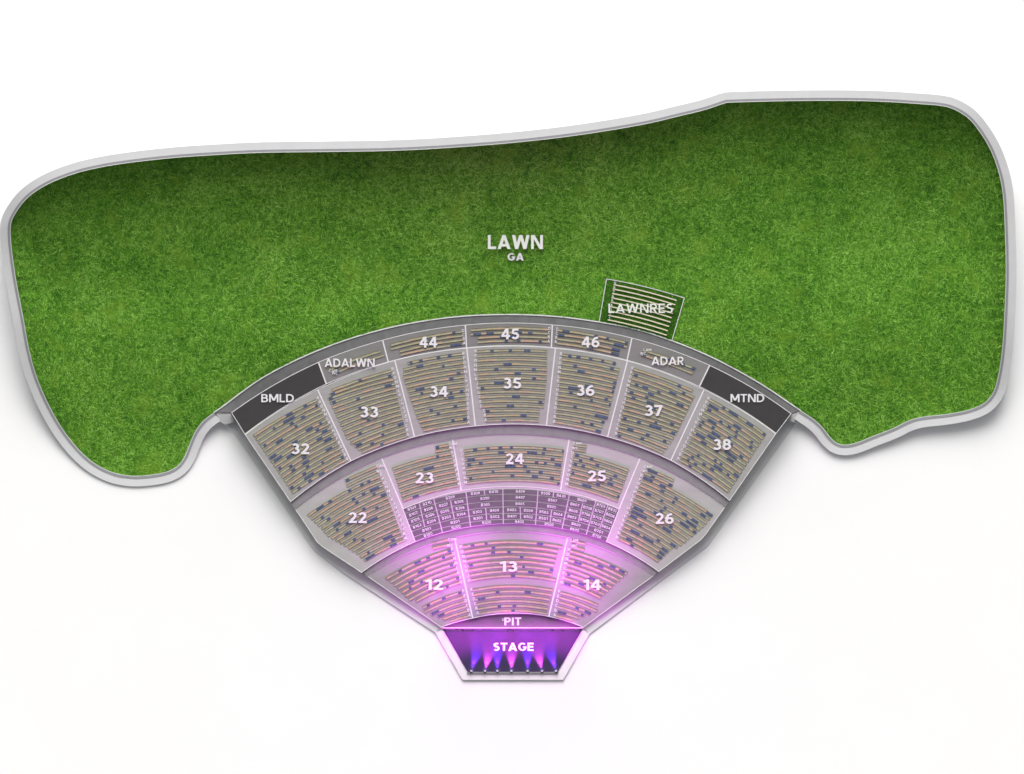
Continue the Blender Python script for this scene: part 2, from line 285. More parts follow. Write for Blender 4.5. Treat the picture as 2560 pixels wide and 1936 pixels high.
MAT = {
    'ground': plain("white_ground", (0.845, 0.845, 0.845), 0.9, 0.01, 0.05),
    'ledge': plain("pale_render", (0.59, 0.59, 0.595), 0.8, 0.03, 0.4),
    'coping': plain("grey_coping", (0.27, 0.27, 0.285), 0.7, 0.06, 0.8),
    'line': plain("white_line_paint", (0.66, 0.66, 0.65), 0.6, 0.05, 1.2),
    'concourse': plain("dark_concourse_concrete", (0.145, 0.145, 0.15), 0.75, 0.16, 0.5, 6, (1, 1, 1), 0.1),
    'walkway': plain("walkway_concrete", (0.21, 0.207, 0.21), 0.75, 0.12, 0.5, 6, (1, 1, 1), 0.1),
    'pavement': plain("pavement_concrete", (0.64, 0.64, 0.643), 0.8, 0.05, 0.4),
    'corner': plain("grey_corner_concrete", (0.36, 0.36, 0.362), 0.8, 0.05, 0.4),
    'apron': plain("pale_apron_concrete", (0.72, 0.71, 0.72), 0.8, 0.03, 0.4),
    'floor_upper': plain("grey_terrace_concrete", (0.20, 0.198, 0.19), 0.75, 0.10, 0.35, 7, (0.5, 1.6, 1), 0.1),
    'floor_high': plain("terrace_concrete", (0.325, 0.322, 0.31), 0.75, 0.09, 0.35, 7, (0.5, 1.6, 1), 0.1),
    'floor_low': plain("pale_terrace_concrete", (0.38, 0.378, 0.363), 0.75, 0.08, 0.35, 7, (0.5, 1.6, 1), 0.1),
    'floor_front': plain("front_terrace_concrete", (0.285, 0.28, 0.276), 0.75, 0.08, 0.35, 7, (0.5, 1.6, 1), 0.1),  # light put into the colour: tone lowered so the pink wash reads deeper
    'blank': plain("charcoal_deck", (0.041, 0.040, 0.039), 0.7, 0.06, 0.4),
    'bench': plain("olive_bench_slats", (0.345, 0.338, 0.22), 0.65, 0.22, 0.8, 4),
    'rail': plain("dark_backrest_timber", (0.195, 0.172, 0.145), 0.7, 0.2, 1.0),
    'navy': plain("navy_seat_cushion", (0.06, 0.09, 0.165), 0.7, 0.35, 1.6),
    'salmon': plain("salmon_seat_cushion", (0.42, 0.315, 0.215), 0.7, 0.20, 1.3),
    'tan': plain("tan_seat_cushion", (0.37, 0.32, 0.19), 0.7, 0.20, 1.3),
    'cream': plain("cream_painted_bench", (0.66, 0.60, 0.44), 0.6, 0.05, 1.5),
    'box': plain("dark_box_floor", (0.112, 0.104, 0.112), 0.7, 0.10, 0.6, 6),
    'box_rail': plain("pale_box_rail", (0.46, 0.43, 0.46), 0.6, 0.05, 1.0),
    'pit': plain("pit_floor", (0.115, 0.092, 0.125), 0.6, 0.10, 0.8),
    'deck': plain("dark_purple_deck", (0.030, 0.020, 0.066), 0.55, 0.10, 0.8),
    'beam': plain("dark_steel_beam", (0.06, 0.055, 0.065), 0.5, 0.1, 1.0),
    'steel': plain("grey_steel", (0.22, 0.21, 0.22), 0.5, 0.1, 1.0),
    'lamp': plain("black_lamp_body", (0.02, 0.02, 0.022), 0.4, 0.1, 2.0),
    'letter': lettering_mat("white_lettering", (0.72, 0.72, 0.73), 0.12),
    'lawn_letter': lettering_mat("white_turf_lettering", (0.76, 0.78, 0.72), 0.08),
    'row_letter': lettering_mat("white_row_letter", (0.70, 0.70, 0.69), 0.05),
    'lens': glow("lit_lens", (1.0, 0.93, 1.0), 1.3),
    'lawn': grass_mat("turf_soil_and_thatch", [(0.052, 0.158, 0.022), (0.086, 0.23, 0.026), (0.112, 0.28, 0.030), (0.145, 0.33, 0.042)], False),
    'grass': grass_mat("grass_blades", [(0.026, 0.100, 0.020), (0.084, 0.252, 0.023), (0.160, 0.400, 0.037), (0.37, 0.64, 0.13)], True),
    'plot': grass_mat("dark_plot_turf", [(0.022, 0.075, 0.012), (0.036, 0.110, 0.014), (0.052, 0.145, 0.017), (0.075, 0.19, 0.026)], False),
    'plot_grass': grass_mat("dark_plot_blades", [(0.020, 0.075, 0.014), (0.045, 0.140, 0.016), (0.070, 0.195, 0.02), (0.12, 0.28, 0.045)], True),
}

# ------------------------------------------------------------------ builders
def mesh_obj(name, verts, faces, mat, parent=None, smooth=False):
    me = bpy.data.meshes.new(name)
    me.from_pydata([tuple(v) for v in verts], [], faces)
    me.materials.append(mat)
    if smooth:
        me.polygons.foreach_set("use_smooth", [True] * len(me.polygons))
    me.update()
    o = bpy.data.objects.new(name, me)
    COL.objects.link(o)
    if parent is not None:
        o.parent = parent
        o.location = -parent.location
    return o

def thing(name, label, cat, loc, group=None):
    o = bpy.data.objects.new(name, None)
    o.empty_display_size = 0.5
    o.location = loc
    COL.objects.link(o)
    tag(o, label, cat, group)
    return o

def tag(o, label, cat, group=None):
    o["label"] = label
    o["category"] = cat
    if group: o["group"] = group
    return o

def structure(o): o["kind"] = "structure"; return o
def stuff(o): o["kind"] = "stuff"; return o

class Solid:
    """collects closed pieces that belong to one part"""
    def __init__(self): self.v, self.f = [], []
    def band(self, a, b, za, zb, bottom):
        """solid band between two polylines a (right-hand side) and b of the same length; za, zb top heights"""
        n, k = len(a), len(self.v)
        bt = bottom if hasattr(bottom, '__len__') else [bottom] * n
        for i in range(n):
            self.v += [(a[i][0], a[i][1], za[i]), (b[i][0], b[i][1], zb[i]), (b[i][0], b[i][1], bt[i]), (a[i][0], a[i][1], bt[i])]
        for i in range(n - 1):
            p, q = k + 4 * i, k + 4 * (i + 1)
            for j in range(4):
                self.f.append((p + j, p + (j + 1) % 4, q + (j + 1) % 4, q + j))
        self.f += [(k + 3, k + 2, k + 1, k), (k + 4 * n - 4, k + 4 * n - 3, k + 4 * n - 2, k + 4 * n - 1)]
        return self
    def box(self, x0, x1, y0, y1, z0, z1):
        return self.band([(x0, y0), (x1, y0)], [(x0, y1), (x1, y1)], [z1, z1], [z1, z1], z0)
    def prism(self, pts, z0, z1):
        k, n = len(self.v), len(pts)
        self.v += [(p[0], p[1], z1) for p in pts] + [(p[0], p[1], z0) for p in pts]
        self.f.append(tuple(range(k, k + n)))
        self.f.append(tuple(range(k + 2 * n - 1, k + n - 1, -1)))
        for i in range(n):
            j = (i + 1) % n
            self.f.append((k + i, k + n + i, k + n + j, k + j))
        return self
    def build(self, name, mat, parent=None, smooth=False):
        o = mesh_obj(name, self.v, self.f, mat, parent, smooth)
        import bmesh
        bm = bmesh.new(); bm.from_mesh(o.data)
        bmesh.ops.recalc_face_normals(bm, faces=bm.faces)
        bm.to_mesh(o.data); bm.free()
        return o

def catmull(pts, per=5):
    P = [Vector(p) for p in pts]
    P = [P[0] * 2 - P[1]] + P + [P[-1] * 2 - P[-2]]
    out = []
    for i in range(1, len(P) - 2):
        a, b, c, d = P[i - 1], P[i], P[i + 1], P[i + 2]
        t0 = 0.0; t1 = max(1e-4, (b - a).length ** 0.5); t2 = t1 + max(1e-4, (c - b).length ** 0.5); t3 = t2 + max(1e-4, (d - c).length ** 0.5)
        for k in range(per):
            t = t1 + (t2 - t1) * k / per
            A1 = a * ((t1 - t) / (t1 - t0)) + b * ((t - t0) / (t1 - t0))
            A2 = b * ((t2 - t) / (t2 - t1)) + c * ((t - t1) / (t2 - t1))
            A3 = c * ((t3 - t) / (t3 - t2)) + d * ((t - t2) / (t3 - t2))
            B1 = A1 * ((t2 - t) / (t2 - t0)) + A2 * ((t - t0) / (t2 - t0))
            B2 = A2 * ((t3 - t) / (t3 - t1)) + A3 * ((t - t1) / (t3 - t1))
            out.append(tuple(B1 * ((t2 - t) / (t2 - t1)) + B2 * ((t - t1) / (t2 - t1))))
    out.append(tuple(P[-2]))
    return out

def resample(pts, n):
    P = np.array(pts, float)
    s = np.concatenate([[0], np.cumsum(np.hypot(*np.diff(P, axis=0).T))])
    t = np.linspace(0, s[-1], n)
    return list(zip(np.interp(t, s, P[:, 0]), np.interp(t, s, P[:, 1])))

def offset(pts, d, closed=False):
    """pts moved by d to the left of their direction, mitred"""
    P = [Vector(p) for p in pts]; n = len(P); out = []
    for i in range(n):
        a = P[(i - 1) % n] if closed or i > 0 else None
        b = P[(i + 1) % n] if closed or i < n - 1 else None
        d1 = (P[i] - a).normalized() if a is not None else None
        d2 = (b - P[i]).normalized() if b is not None else None
        d1 = d1 or d2; d2 = d2 or d1
        n1, n2 = Vector((-d1.y, d1.x)), Vector((-d2.y, d2.x))
        m = n1 + n2
        m = m / max(0.35, m.dot(n1)) if m.length > 1e-6 else n1
        out.append((P[i].x + m.x * d, P[i].y + m.y * d))
    return out

CX, CY = CENTRE
def polar(p): return math.atan2(p[0] - CX, p[1] - CY), math.hypot(p[0] - CX, p[1] - CY)
def cart(t, r): return (CX + r * math.sin(t), CY + r * math.cos(t))
def arc(p, q, n):
    (t0, r0), (t1, r1) = polar(p), polar(q)
    return [cart(t0 + (t1 - t0) * i / (n - 1), r0 + (r1 - r0) * i / (n - 1)) for i in range(n)]
def along(poly, u):
    P = np.array(poly, float)
    s = np.concatenate([[0], np.cumsum(np.hypot(*np.diff(P, axis=0).T))])
    return (float(np.interp(u * s[-1], s, P[:, 0])), float(np.interp(u * s[-1], s, P[:, 1])))

TIER = {3: (72.1, 4.3, 1.2 / 20.7), 2: (52.3, 2.65, 1.0 / 17.9), 1: (34.0, 0.9, 1.2 / 17.0)}
def floor_z(tier, p):
    r0, z0, k = TIER[tier]
    return z0 + (math.hypot(p[0] - CX, p[1] - CY) - r0) * k

# ------------------------------------------------------------------ lawn heights
RIM = catmull(LAWN_RIM, 4)
ARC = catmull(LAWN_ARC, 4)
def smoothstep(t):
    t = np.clip(t, 0, 1); return t * t * (3 - 2 * t)
_rp = np.array(RIM)
_tn = np.gradient(_rp, axis=0)
_ny = _tn[:, 0] / np.maximum(1e-6, np.hypot(_tn[:, 0], _tn[:, 1]))      # outward normal, north component
_arc_len = np.concatenate([[0], np.cumsum(np.hypot(*np.diff(_rp, axis=0).T))])
_ev = np.linspace(0, _arc_len[-1], 500)
_sm = np.convolve(np.pad(np.clip(np.interp(_ev, _arc_len, _ny), 0, 1), 20, mode='edge'), np.hanning(43)[1:-1] / np.hanning(43).sum(), 'valid')
_ny = np.interp(_arc_len, _ev, _sm[:500])                                # eased along the wall
_w = smoothstep((_rp[:, 1] + 17.0) / 60.0)
_len = 9.0 + 23.0 * np.clip(_ny, 0, 1)
_hgt = (6.4 + 2.1 * np.clip(_ny, 0, 1)) * _w  # bank height, shaped so its slope darkens the turf near the rim
_up = (0.5 + 3.3 * np.clip(_ny, 0, 1)) * _w + 0.15 * np.clip(np.minimum(np.arange(len(_rp)), len(_rp) - 1 - np.arange(len(_rp))) / 24.0, 0, 1)                                   # wall height above the turf, raised to shade the lawn edges
def lawn_z(x, y):
    x = np.atleast_1d(np.asarray(x, float)); y = np.atleast_1d(np.asarray(y, float))
    base = 0.10 + 3.6 * smoothstep((y + 17.8) / 33.0)
    bump = np.zeros_like(x)
    for i in range(0, len(x), 4000):
        d = np.hypot(x[i:i + 4000, None] - _rp[None, :, 0], y[i:i + 4000, None] - _rp[None, :, 1])
        bump[i:i + 4000] = np.max(_hgt * np.clip(1 - d / _len, 0, 1) ** 2, axis=1)
    return base + bump
def lz(p): return float(lawn_z(p[0], p[1])[0])

def inside(x, y, poly):
    P = np.array(poly); res = np.zeros(len(x), bool); j = len(P) - 1
    for i in range(len(P)):
        c = ((P[i, 1] > y) != (P[j, 1] > y)) & (x < (P[j, 0] - P[i, 0]) * (y - P[i, 1]) / (P[j, 1] - P[i, 1] + 1e-12) + P[i, 0])
        res ^= c; j = i
    return res

# ------------------------------------------------------------------ setting: ground, lawn, paths
structure(mesh_obj("ground", [(-2500, -2500, 0), (2500, -2500, 0), (2500, 2500, 0), (-2500, 2500, 0)], [(0, 1, 2, 3)], MAT['ground']))

LAWN_POLY = RIM + ARC[1:-1]
plot_edge_top = arc(LAWN_PLOT[0], LAWN_PLOT[1], 14)
PLOT_POLY = plot_edge_top + arc(LAWN_PLOT[2], LAWN_PLOT[3], 14)
rng = np.random.default_rng(7)
def lawn_sheet(name, poly, step, lift, mat):
    P = np.array(poly)
    gx, gy = np.meshgrid(np.arange(P[:, 0].min(), P[:, 0].max(), step), np.arange(P[:, 1].min(), P[:, 1].max(), step))
    gx, gy = gx.ravel() + rng.uniform(-.2, .2, gx.size) * step, gy.ravel() + rng.uniform(-.2, .2, gy.size) * step
    ok = inside(gx, gy, poly)
    gx, gy = gx[ok], gy[ok]
    dmin = np.min(np.hypot(gx[:, None] - P[None, :, 0], gy[:, None] - P[None, :, 1]), axis=1)
    gx, gy = gx[dmin > 0.45 * step], gy[dmin > 0.45 * step]
    n = len(poly)
    v2 = [Vector(p) for p in poly] + [Vector(p) for p in zip(gx, gy)]
    res = delaunay_2d_cdt(v2, [], [list(range(n))], 1, 1e-5)
    V = np.array([(p.x, p.y) for p in res[0]])
    Z = lawn_z(V[:, 0], V[:, 1]) + lift
    o = mesh_obj(name, np.column_stack([V, Z]), [tuple(f) for f in res[2]], mat, None, True)
    return o
def face_up(o):
    import bmesh
    bm = bmesh.new(); bm.from_mesh(o.data)
    for f in bm.faces:
        if f.normal.z < 0: f.normal_flip()
    bm.to_mesh(o.data); bm.free()
    return o
structure(face_up(lawn_sheet("lawn", LAWN_POLY, 1.5, 0.0, MAT['lawn'])))

def blades(name, poly, holes, count, mat, lift, size):
    P = np.array(poly)
    x = rng.uniform(P[:, 0].min(), P[:, 0].max(), count * 2); y = rng.uniform(P[:, 1].min(), P[:, 1].max(), count * 2)
    ok = inside(x, y, poly)
    for h in holes: ok &= ~inside(x, y, h)
    x, y = x[ok][:count], y[ok][:count]
    n = len(x)
    z = lawn_z(x, y)
    e = 0.3
    gx, gy = (lawn_z(x + e, y) - z) / e, (lawn_z(x, y + e) - z) / e
    a = rng.uniform(0, 2 * np.pi, n)
    ln = rng.uniform(0.6, 1.45, n) * size
    wd = rng.uniform(0.06, 0.11, n)
    ux, uy = np.cos(a), np.sin(a)
    px, py = -uy, ux
    bend = rng.uniform(-0.35, 0.35, n)
    rise = rng.uniform(0.06, 0.30, n)
    roll = rng.uniform(-0.6, 0.6, n)
    co = np.zeros((n, 6, 3))
    for j, (t, w) in enumerate(((0.0, 1.0), (0.55, 0.85), (1.0, 0.25))):
        cx_ = x + ux * ln * t + px * bend * ln * t * t
        cy_ = y + uy * ln * t + py * bend * ln * t * t
        cz_ = z + gx * (cx_ - x) + gy * (cy_ - y) + lift + 0.03 + rise * np.sin(t * 2.2) * 0.6
        for s in (0, 1):
            sg = (s - 0.5) * w * wd
            co[:, j * 2 + s, 0] = cx_ + px * sg
            co[:, j * 2 + s, 1] = cy_ + py * sg
            co[:, j * 2 + s, 2] = cz_ + roll * sg + gx * px * sg + gy * py * sg
    keep = inside(co[:, 4, 0], co[:, 4, 1], poly)
    co = co[keep]; n = len(co)
    base = (np.arange(n) * 6)[:, None]
    q = np.concatenate([base + np.array([0, 1, 3, 2]), base + np.array([2, 3, 5, 4])], axis=1).reshape(-1)
    me = bpy.data.meshes.new(name)
    me.vertices.add(n * 6); me.vertices.foreach_set("co", co.reshape(-1))
    me.loops.add(n * 8); me.loops.foreach_set("vertex_index", q.astype(np.int32))
    me.polygons.add(n * 2)
    me.polygons.foreach_set("loop_start", (np.arange(n * 2) * 4).astype(np.int32))
    me.polygons.foreach_set("loop_total", np.full(n * 2, 4, np.int32))
    me.materials.append(mat)
    me.update(calc_edges=True)
    o = bpy.data.objects.new(name, me); COL.objects.link(o)
    return stuff(o)
blades("grass", LAWN_POLY, [PLOT_POLY], 290000, MAT['grass'], 0.0, 0.95)

# concourse between the lawn and the highest tier
arc_lr = ARC[::-1]
inner = []
for a, b in zip(CONCOURSE_IN[:-1], CONCOURSE_IN[1:]): inner += arc(a, b, 14)[:-1]
inner.append(CONCOURSE_IN[-1])
N = 120
co_out, co_in = resample(arc_lr, N), resample(inner, N)
zc = [lz(p) - 0.06 for p in co_out]
structure(Solid().band(co_in, offset(co_out, -0.10), zc, zc, 0.02).build("concourse", MAT['concourse']))
# cross walkways between the tiers
def chain(pts, n=16):
    out = []
    for p, q in zip(pts[:-1], pts[1:]): out += arc(p, q, n)[:-1]
    return out + [pts[-1]]
for k, (upper, lower) in enumerate(WALKWAYS):
    a, b = resample(chain(upper), 120), resample(chain(lower), 120)
    zz_ = [(3.85, 2.28)[k]] * 120
    structure(Solid().band(b, offset(a, 0.30), zz_, zz_, 0.02).build("walkway", MAT['walkway']))
# pavement ledge round the foot of the bowl and the stage
pv = Solid()
def ledge(inner_pts, outer_pts, zt=None):
    a, b = resample(inner_pts, 60), resample(outer_pts, 60)
    if zt is None:
        zl = [0.40] * 60
    else: zl = [zt] * 60
    pv.band(a, b, zl, zl, 0.0)
ST = STAGE
ring_in = BOWL_LEFT + [ST[0], ST[3], ST[2], ST[1]] + BOWL_RIGHT[::-1]
ring_out = LEDGE_LEFT + [STAGE_LEDGE[3], STAGE_LEDGE[2]] + LEDGE_RIGHT[::-1]
for a, b in ((BOWL_LEFT, LEDGE_LEFT), (BOWL_RIGHT[::-1], LEDGE_RIGHT[::-1])): ledge(a, b)
structure(pv.build("pavement", MAT['pavement']))
pv = Solid()
for corner in CORNERS: pv.prism(corner, 0.0, lz(corner[0]) - .12)
structure(pv.build("pavement_corner", MAT['corner']))
pv = Solid()
for a, b in (([ST[0], ST[3]], [STAGE_LEDGE[0], STAGE_LEDGE[3]]), ([ST[3], ST[2]], [STAGE_LEDGE[3], STAGE_LEDGE[2]]),
             ([ST[2], ST[1]], [STAGE_LEDGE[2], STAGE_LEDGE[1]])):
    ledge(a, b, 0.52)
structure(pv.build("apron_pavement", MAT['apron']))

# ------------------------------------------------------------------ the wall round the lawn
wall = thing("retaining_wall", "pale retaining wall with grey coping and thin white line curving round the whole lawn", "wall", (RIM[0][0], RIM[0][1], 0))
zr = [lz(p) for p in RIM]
zw = [z + float(u) for z, u in zip(zr, _up)]
o1, o2, o3 = offset(RIM, 0.12), offset(RIM, 0.60), offset(RIM, 2.12)
Solid().band(RIM, o1, [z + .34 for z in zw], [z + .34 for z in zw], [z - .6 for z in zr]).build("edge_line", MAT['line'], wall)
Solid().band(o1, o2, [z + .30 for z in zw], [z + .30 for z in zw], 0).build("coping", MAT['coping'], wall)
zl_ = [z + .22 for z in zw]
Solid().band(o2, o3, zl_, zl_, 0).build("ledge", MAT['ledge'], wall)
za_ = [lz(p) for p in ARC]
kerb = Solid().band(offset(ARC, -.12), offset(ARC, .12), [z + .12 for z in za_], [z + .12 for z in za_], [z - .5 for z in za_]).build("kerb", MAT['line'])
tag(kerb, "thin white kerb along the curved front edge of the lawn", "kerb")

# ------------------------------------------------------------------ lettering
def _arc(cx, cy, rx, ry, a0, a1, n=14):
    return [(cx + rx * math.cos(R(a0 + (a1 - a0) * i / n)), cy + ry * math.sin(R(a0 + (a1 - a0) * i / n))) for i in range(n + 1)]
def _bez(p0, p1, p2, p3, n=10):
    out = []
    for i in range(n + 1):
        t = i / n; u = 1 - t
        out.append(tuple(u**3 * p0[k] + 3 * u * u * t * p1[k] + 3 * u * t * t * p2[k] + t**3 * p3[k] for k in (0, 1)))
    return out
def glyph(ch, t):
    """width and pen strokes of a geometric sans capital or figure of height 1; 'D' strokes are cut level at both ends"""
    h = t / 2
    P = lambda *pts: ('P', list(pts))
    A = lambda pts: ('P', pts)
    D = lambda x0, y0, x1, y1: ('D', [(x0, y0), (x1, y1)])
    ru = (1 - h - .53) / 2; cu_ = .53 + ru; rl = (.53 - h) / 2; cl = h + rl
    g = {
     '0': (.66, [A(_arc(.33, .5, .33 - h, .5 - h, 0, 360, 26))]),
     '1': (.40, [P((.40 - h, 0), (.40 - h, 1)), P((.02, .80), (.36, .945))]),
     '2': (.62, [A(_arc(.30, .69, .30 - h, .31 - h, 165, -30) + [(h + .05, h + .02)]), P((.02, h), (.62, h))]),
     '3': (.62, [A(_arc(.30, cu_, .28 - h, ru, 150, -90)), A(_arc(.30, cl, .32 - h, rl, 90, -155))]),
     '4': (.70, [P((.54 - h / 2, 0), (.54 - h / 2, 1)), P((.02, .22 + h), (.70, .22 + h)), D(.10, .22 + t * .7, .46, 1)]),
     '5': (.62, [P((.12, 1 - h), (.58, 1 - h)), P((.16, 1 - h), (.13, .50)), A(_arc(.30, .32, .32 - h, .32 - h, 118, -152))]),
     '6': (.64, [A(_arc(.32, .32, .32 - h, .32 - h, 0, 360, 24)), A(_bez((h, .32), (h, .70), (.24, 1 - h), (.52, 1 - h - .02)))]),
     '7': (.60, [P((0, 1 - h), (.60, 1 - h)), D(.20, 0, .50, 1 - h)]),
     '8': (.64, [A(_arc(.32, cu_, .29 - h, ru, 0, 360, 22)), A(_arc(.32, cl, .32 - h, rl, 0, 360, 22))]),
     '9': (.64, [A(_arc(.32, .68, .32 - h, .32 - h, 0, 360, 24)), A(_bez((.64 - h, .68), (.64 - h, .30), (.40, h), (.12, h + .02)))]),
     'A': (.84, [D(h * 1.1, 0, .42, 1), D(.84 - h * 1.1, 0, .42, 1), P((.18, .27), (.66, .27))]),
     'B': (.66, [P((h, 0), (h, 1)), A([(h, 1 - h), (.34, 1 - h)] + _arc(.36, cu_, .25 - h, ru, 90, -90)[1:] + [(h, .53)]), A([(h, .53), (.36, .53)] + _arc(.37, cl, .29 - h, rl, 90, -90)[1:] + [(h, h)])]),
     'C': (.76, [A(_arc(.42, .5, .42 - h, .5 - h, 48, 312, 22))]),
     'D': (.76, [P((h, 0), (h, 1)), A([(h, 1 - h), (.28, 1 - h)] + _arc(.30, .5, .46 - h, .5 - h, 90, -90, 18)[1:] + [(h, h)])]),
     'E': (.58, [P((h, 0), (h, 1)), P((h, 1 - h), (.58, 1 - h)), P((h, .51), (.54, .51)), P((h, h), (.58, h))]),
     'F': (.56, [P((h, 0), (h, 1)), P((h, 1 - h), (.56, 1 - h)), P((h, .48), (.52, .48))]),
     'G': (.80, [A(_arc(.42, .5, .42 - h, .5 - h, 48, 322, 22) + [(.80 - h, .46)]), P((.46, .46), (.80, .46))]),
     'H': (.74, [P((h, 0), (h, 1)), P((.74 - h, 0), (.74 - h, 1)), P((h, .51), (.74 - h, .51))]),
     'I': (t, [P((h, 0), (h, 1))]),
     'J': (.50, [A([(.50 - h, 1), (.50 - h, .30)] + _arc(.24, .29, .26 - h, .29 - h, 0, -150)[1:])]),
     'K': (.70, [P((h, 0), (h, 1)), D(h * 1.2, .34, .60, 1), D(.70 - h * 1.2, 0, .30, .56)]),
     'L': (.54, [P((h, 0), (h, 1)), P((h, h), (.54, h))]),
     'M': (.90, [P((h, 0), (h, 1)), P((.90 - h, 0), (.90 - h, 1)), D(.45, .20, h * 1.3, 1), D(.45, .20, .90 - h * 1.3, 1)]),
     'N': (.78, [P((h, 0), (h, 1)), P((.78 - h, 0), (.78 - h, 1)), D(.78 - h * 1.4, 0, h * 1.4, 1)]),
     'O': (.86, [A(_arc(.43, .5, .43 - h, .5 - h, 0, 360, 28))]),
     'P': (.64, [P((h, 0), (h, 1)), A([(h, 1 - h), (.33, 1 - h)] + _arc(.36, .69, .28 - h, .31 - h, 90, -90)[1:] + [(h, .38 + h)])]),
     'R': (.66, [P((h, 0), (h, 1)), A([(h, 1 - h), (.33, 1 - h)] + _arc(.36, .69, .28 - h, .31 - h, 90, -90)[1:] + [(h, .38 + h)]), D(.66 - h * 1.2, 0, .36, .42)]),
     'S': (.60, [A(_arc(.30, cu_, .28 - h, ru, 35, 268, 14) + _arc(.30, cl, .30 - h, rl, 84, -145, 14))]),
     'T': (.64, [P((.32, 0), (.32, 1)), P((0, 1 - h), (.64, 1 - h))]),
     'U': (.74, [A([(h, 1), (h, .36)] + _arc(.37, .36, .37 - h, .36 - h, 180, 360, 16)[1:] + [(.74 - h, 1)])]),
     'W': (1.14, [D(.30, 0, h * 1.1, 1), D(.30, 0, .57, 1), D(.84, 0, .57, 1), D(.84, 0, 1.14 - h * 1.1, 1)]),
    }
    return g[ch]
_txt = {}
def text_mesh(s, cap, width, stroke, thick):
    key = (s, cap, width, stroke, thick)
    if key in _txt: return _txt[key]
    sol, x, k = Solid(), 0.0, 0
    for ch in s:
        w, strokes = glyph(ch, stroke)
        for kind, pts in strokes:
            top = 1.0 + 0.22 * k / max(1, 4 * len(s))
            k += 1
            if kind == 'D':
                hw = stroke * 0.56
                a = [(p[0] + hw, p[1]) for p in pts]; b = [(p[0] - hw, p[1]) for p in pts]
            else:
                closed = math.hypot(pts[0][0] - pts[-1][0], pts[0][1] - pts[-1][1]) < 1e-6
                if closed:
                    a, b = offset(pts[:-1], -stroke / 2, True), offset(pts[:-1], stroke / 2, True)
                    a.append(a[0]); b.append(b[0])
                else: a, b = offset(pts, -stroke / 2), offset(pts, stroke / 2)
            a = [(p[0] + x, p[1]) for p in a]; b = [(p[0] + x, p[1]) for p in b]
            sol.band(a, b, [top] * len(a), [top] * len(a), 0.0)
        x += w + (0.10 if stroke > .16 else 0.14)
    c = np.array(sol.v)
    lo, hi = c.min(0), c.max(0)
    sy = cap / (hi[1] - lo[1])
    sx = width / (hi[0] - lo[0]) if width else sy
    c[:, 0] = (c[:, 0] - (lo[0] + hi[0]) / 2) * sx
    c[:, 1] = (c[:, 1] - (lo[1] + hi[1]) / 2) * sy
    c[:, 2] *= thick
    me = bpy.data.meshes.new("lettering")
    me.from_pydata(c.tolist(), [], sol.f)
    me.update()
    import bmesh
    bm = bmesh.new(); bm.from_mesh(me)
    bmesh.ops.recalc_face_normals(bm, faces=bm.faces)
    bm.to_mesh(me); bm.free()
    _txt[key] = me
    return me
def letters(name, s, loc, cap, width, bold, mat, parent=None, rot=0.0, thick=0.03):
    me = text_mesh(s, cap, width, bold, thick)
    if not me.materials: me.materials.append(mat)
    o = bpy.data.objects.new(name, me)
    COL.objects.link(o)
    o.rotation_euler = (0, 0, rot)
    o.location = loc
    if parent is not None:
        o.parent = parent
        o.location = Vector(loc) - parent.location
    return o
WORD = {w[0]: w for w in WORDS}

# ------------------------------------------------------------------ seating sections
PLACE = {
 'BMLD': 'far left corner of the top tier', 'ADALWN': 'beside the left charcoal deck', 'ADAR': 'beside the right charcoal deck', 'MTND': 'far right corner of the top tier',
}
SHORT = {'44': 'narrow', '45': 'narrow middle', '46': 'narrow'}
def section_floor_mat(name, tier):
    if name in ('BMLD', 'MTND'): return MAT['blank']
    if name in ('44', '45', '46', 'ADALWN', 'ADAR'): return MAT['floor_upper']
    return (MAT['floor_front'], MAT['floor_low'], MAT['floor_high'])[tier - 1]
def section(name, tier, left, right, label):
    nu, nv = 26, 14
    verts, faces = [], []
    rows = [arc(along(left, j / nv), along(right, j / nv), nu + 1) for j in range(nv + 1)]
    for row in rows:
        for p in row: verts.append((p[0], p[1], floor_z(tier, p)))
    W = nu + 1
    for j in range(nv):
        for i in range(nu):
            faces.append((j * W + i, (j + 1) * W + i, (j + 1) * W + i + 1, j * W + i + 1))
    ring = [i for i in range(W)] + [j * W + nu for j in range(1, nv + 1)] + [nv * W + i for i in range(nu - 1, -1, -1)] + [j * W for j in range(nv - 1, 0, -1)]
    k = len(verts)
    cxm, cym = np.mean([v[0] for v in verts]), np.mean([v[1] for v in verts])
    for i in ring: verts.append((verts[i][0], verts[i][1], 0.02))
    for a in range(len(ring)):
        b = (a + 1) % len(ring)
        faces.append((ring[a], ring[b], k + b, k + a))
    t = thing("seating_section", label, "seating section", (cxm, cym, 0.0), "concrete seating sections of the bowl")
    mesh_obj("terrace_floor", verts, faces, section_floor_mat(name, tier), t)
    # painted outline
    pts = [(verts[i][0], verts[i][1]) for i in ring]
    ins = offset(pts, -0.13, True)
    pz = [floor_z(tier, p) + 0.035 for p in pts]
    pts, ins, pz = pts + pts[:1], ins + ins[:1], pz + pz[:1]
    s = Solid()
    s.band(pts, ins, pz, pz, [z - 0.03 for z in pz])
    s.f = s.f[:-2]
    s.build("edge_line", MAT['line'], t)
    return t
for name, (tier, left, right) in SECTIONS.items():
    if name in ('BMLD', 'MTND'):
        lab = f"charcoal empty deck marked {name} in the {PLACE[name]}"
    elif name in ('ADALWN', 'ADAR'):
        lab = f"grey concrete section marked {name} with two bench rows {PLACE[name]}"
    elif tier == 3:
        lab = f"{SHORT.get(name, 'grey')} concrete seating section marked {name} in the top tier"
    elif tier == 2:
        lab = f"concrete seating section marked {name} in the middle tier"
    else:
        lab = f"concrete seating section marked {name} lit pink in the lowest tier"
    section(name, tier, left, right, lab)

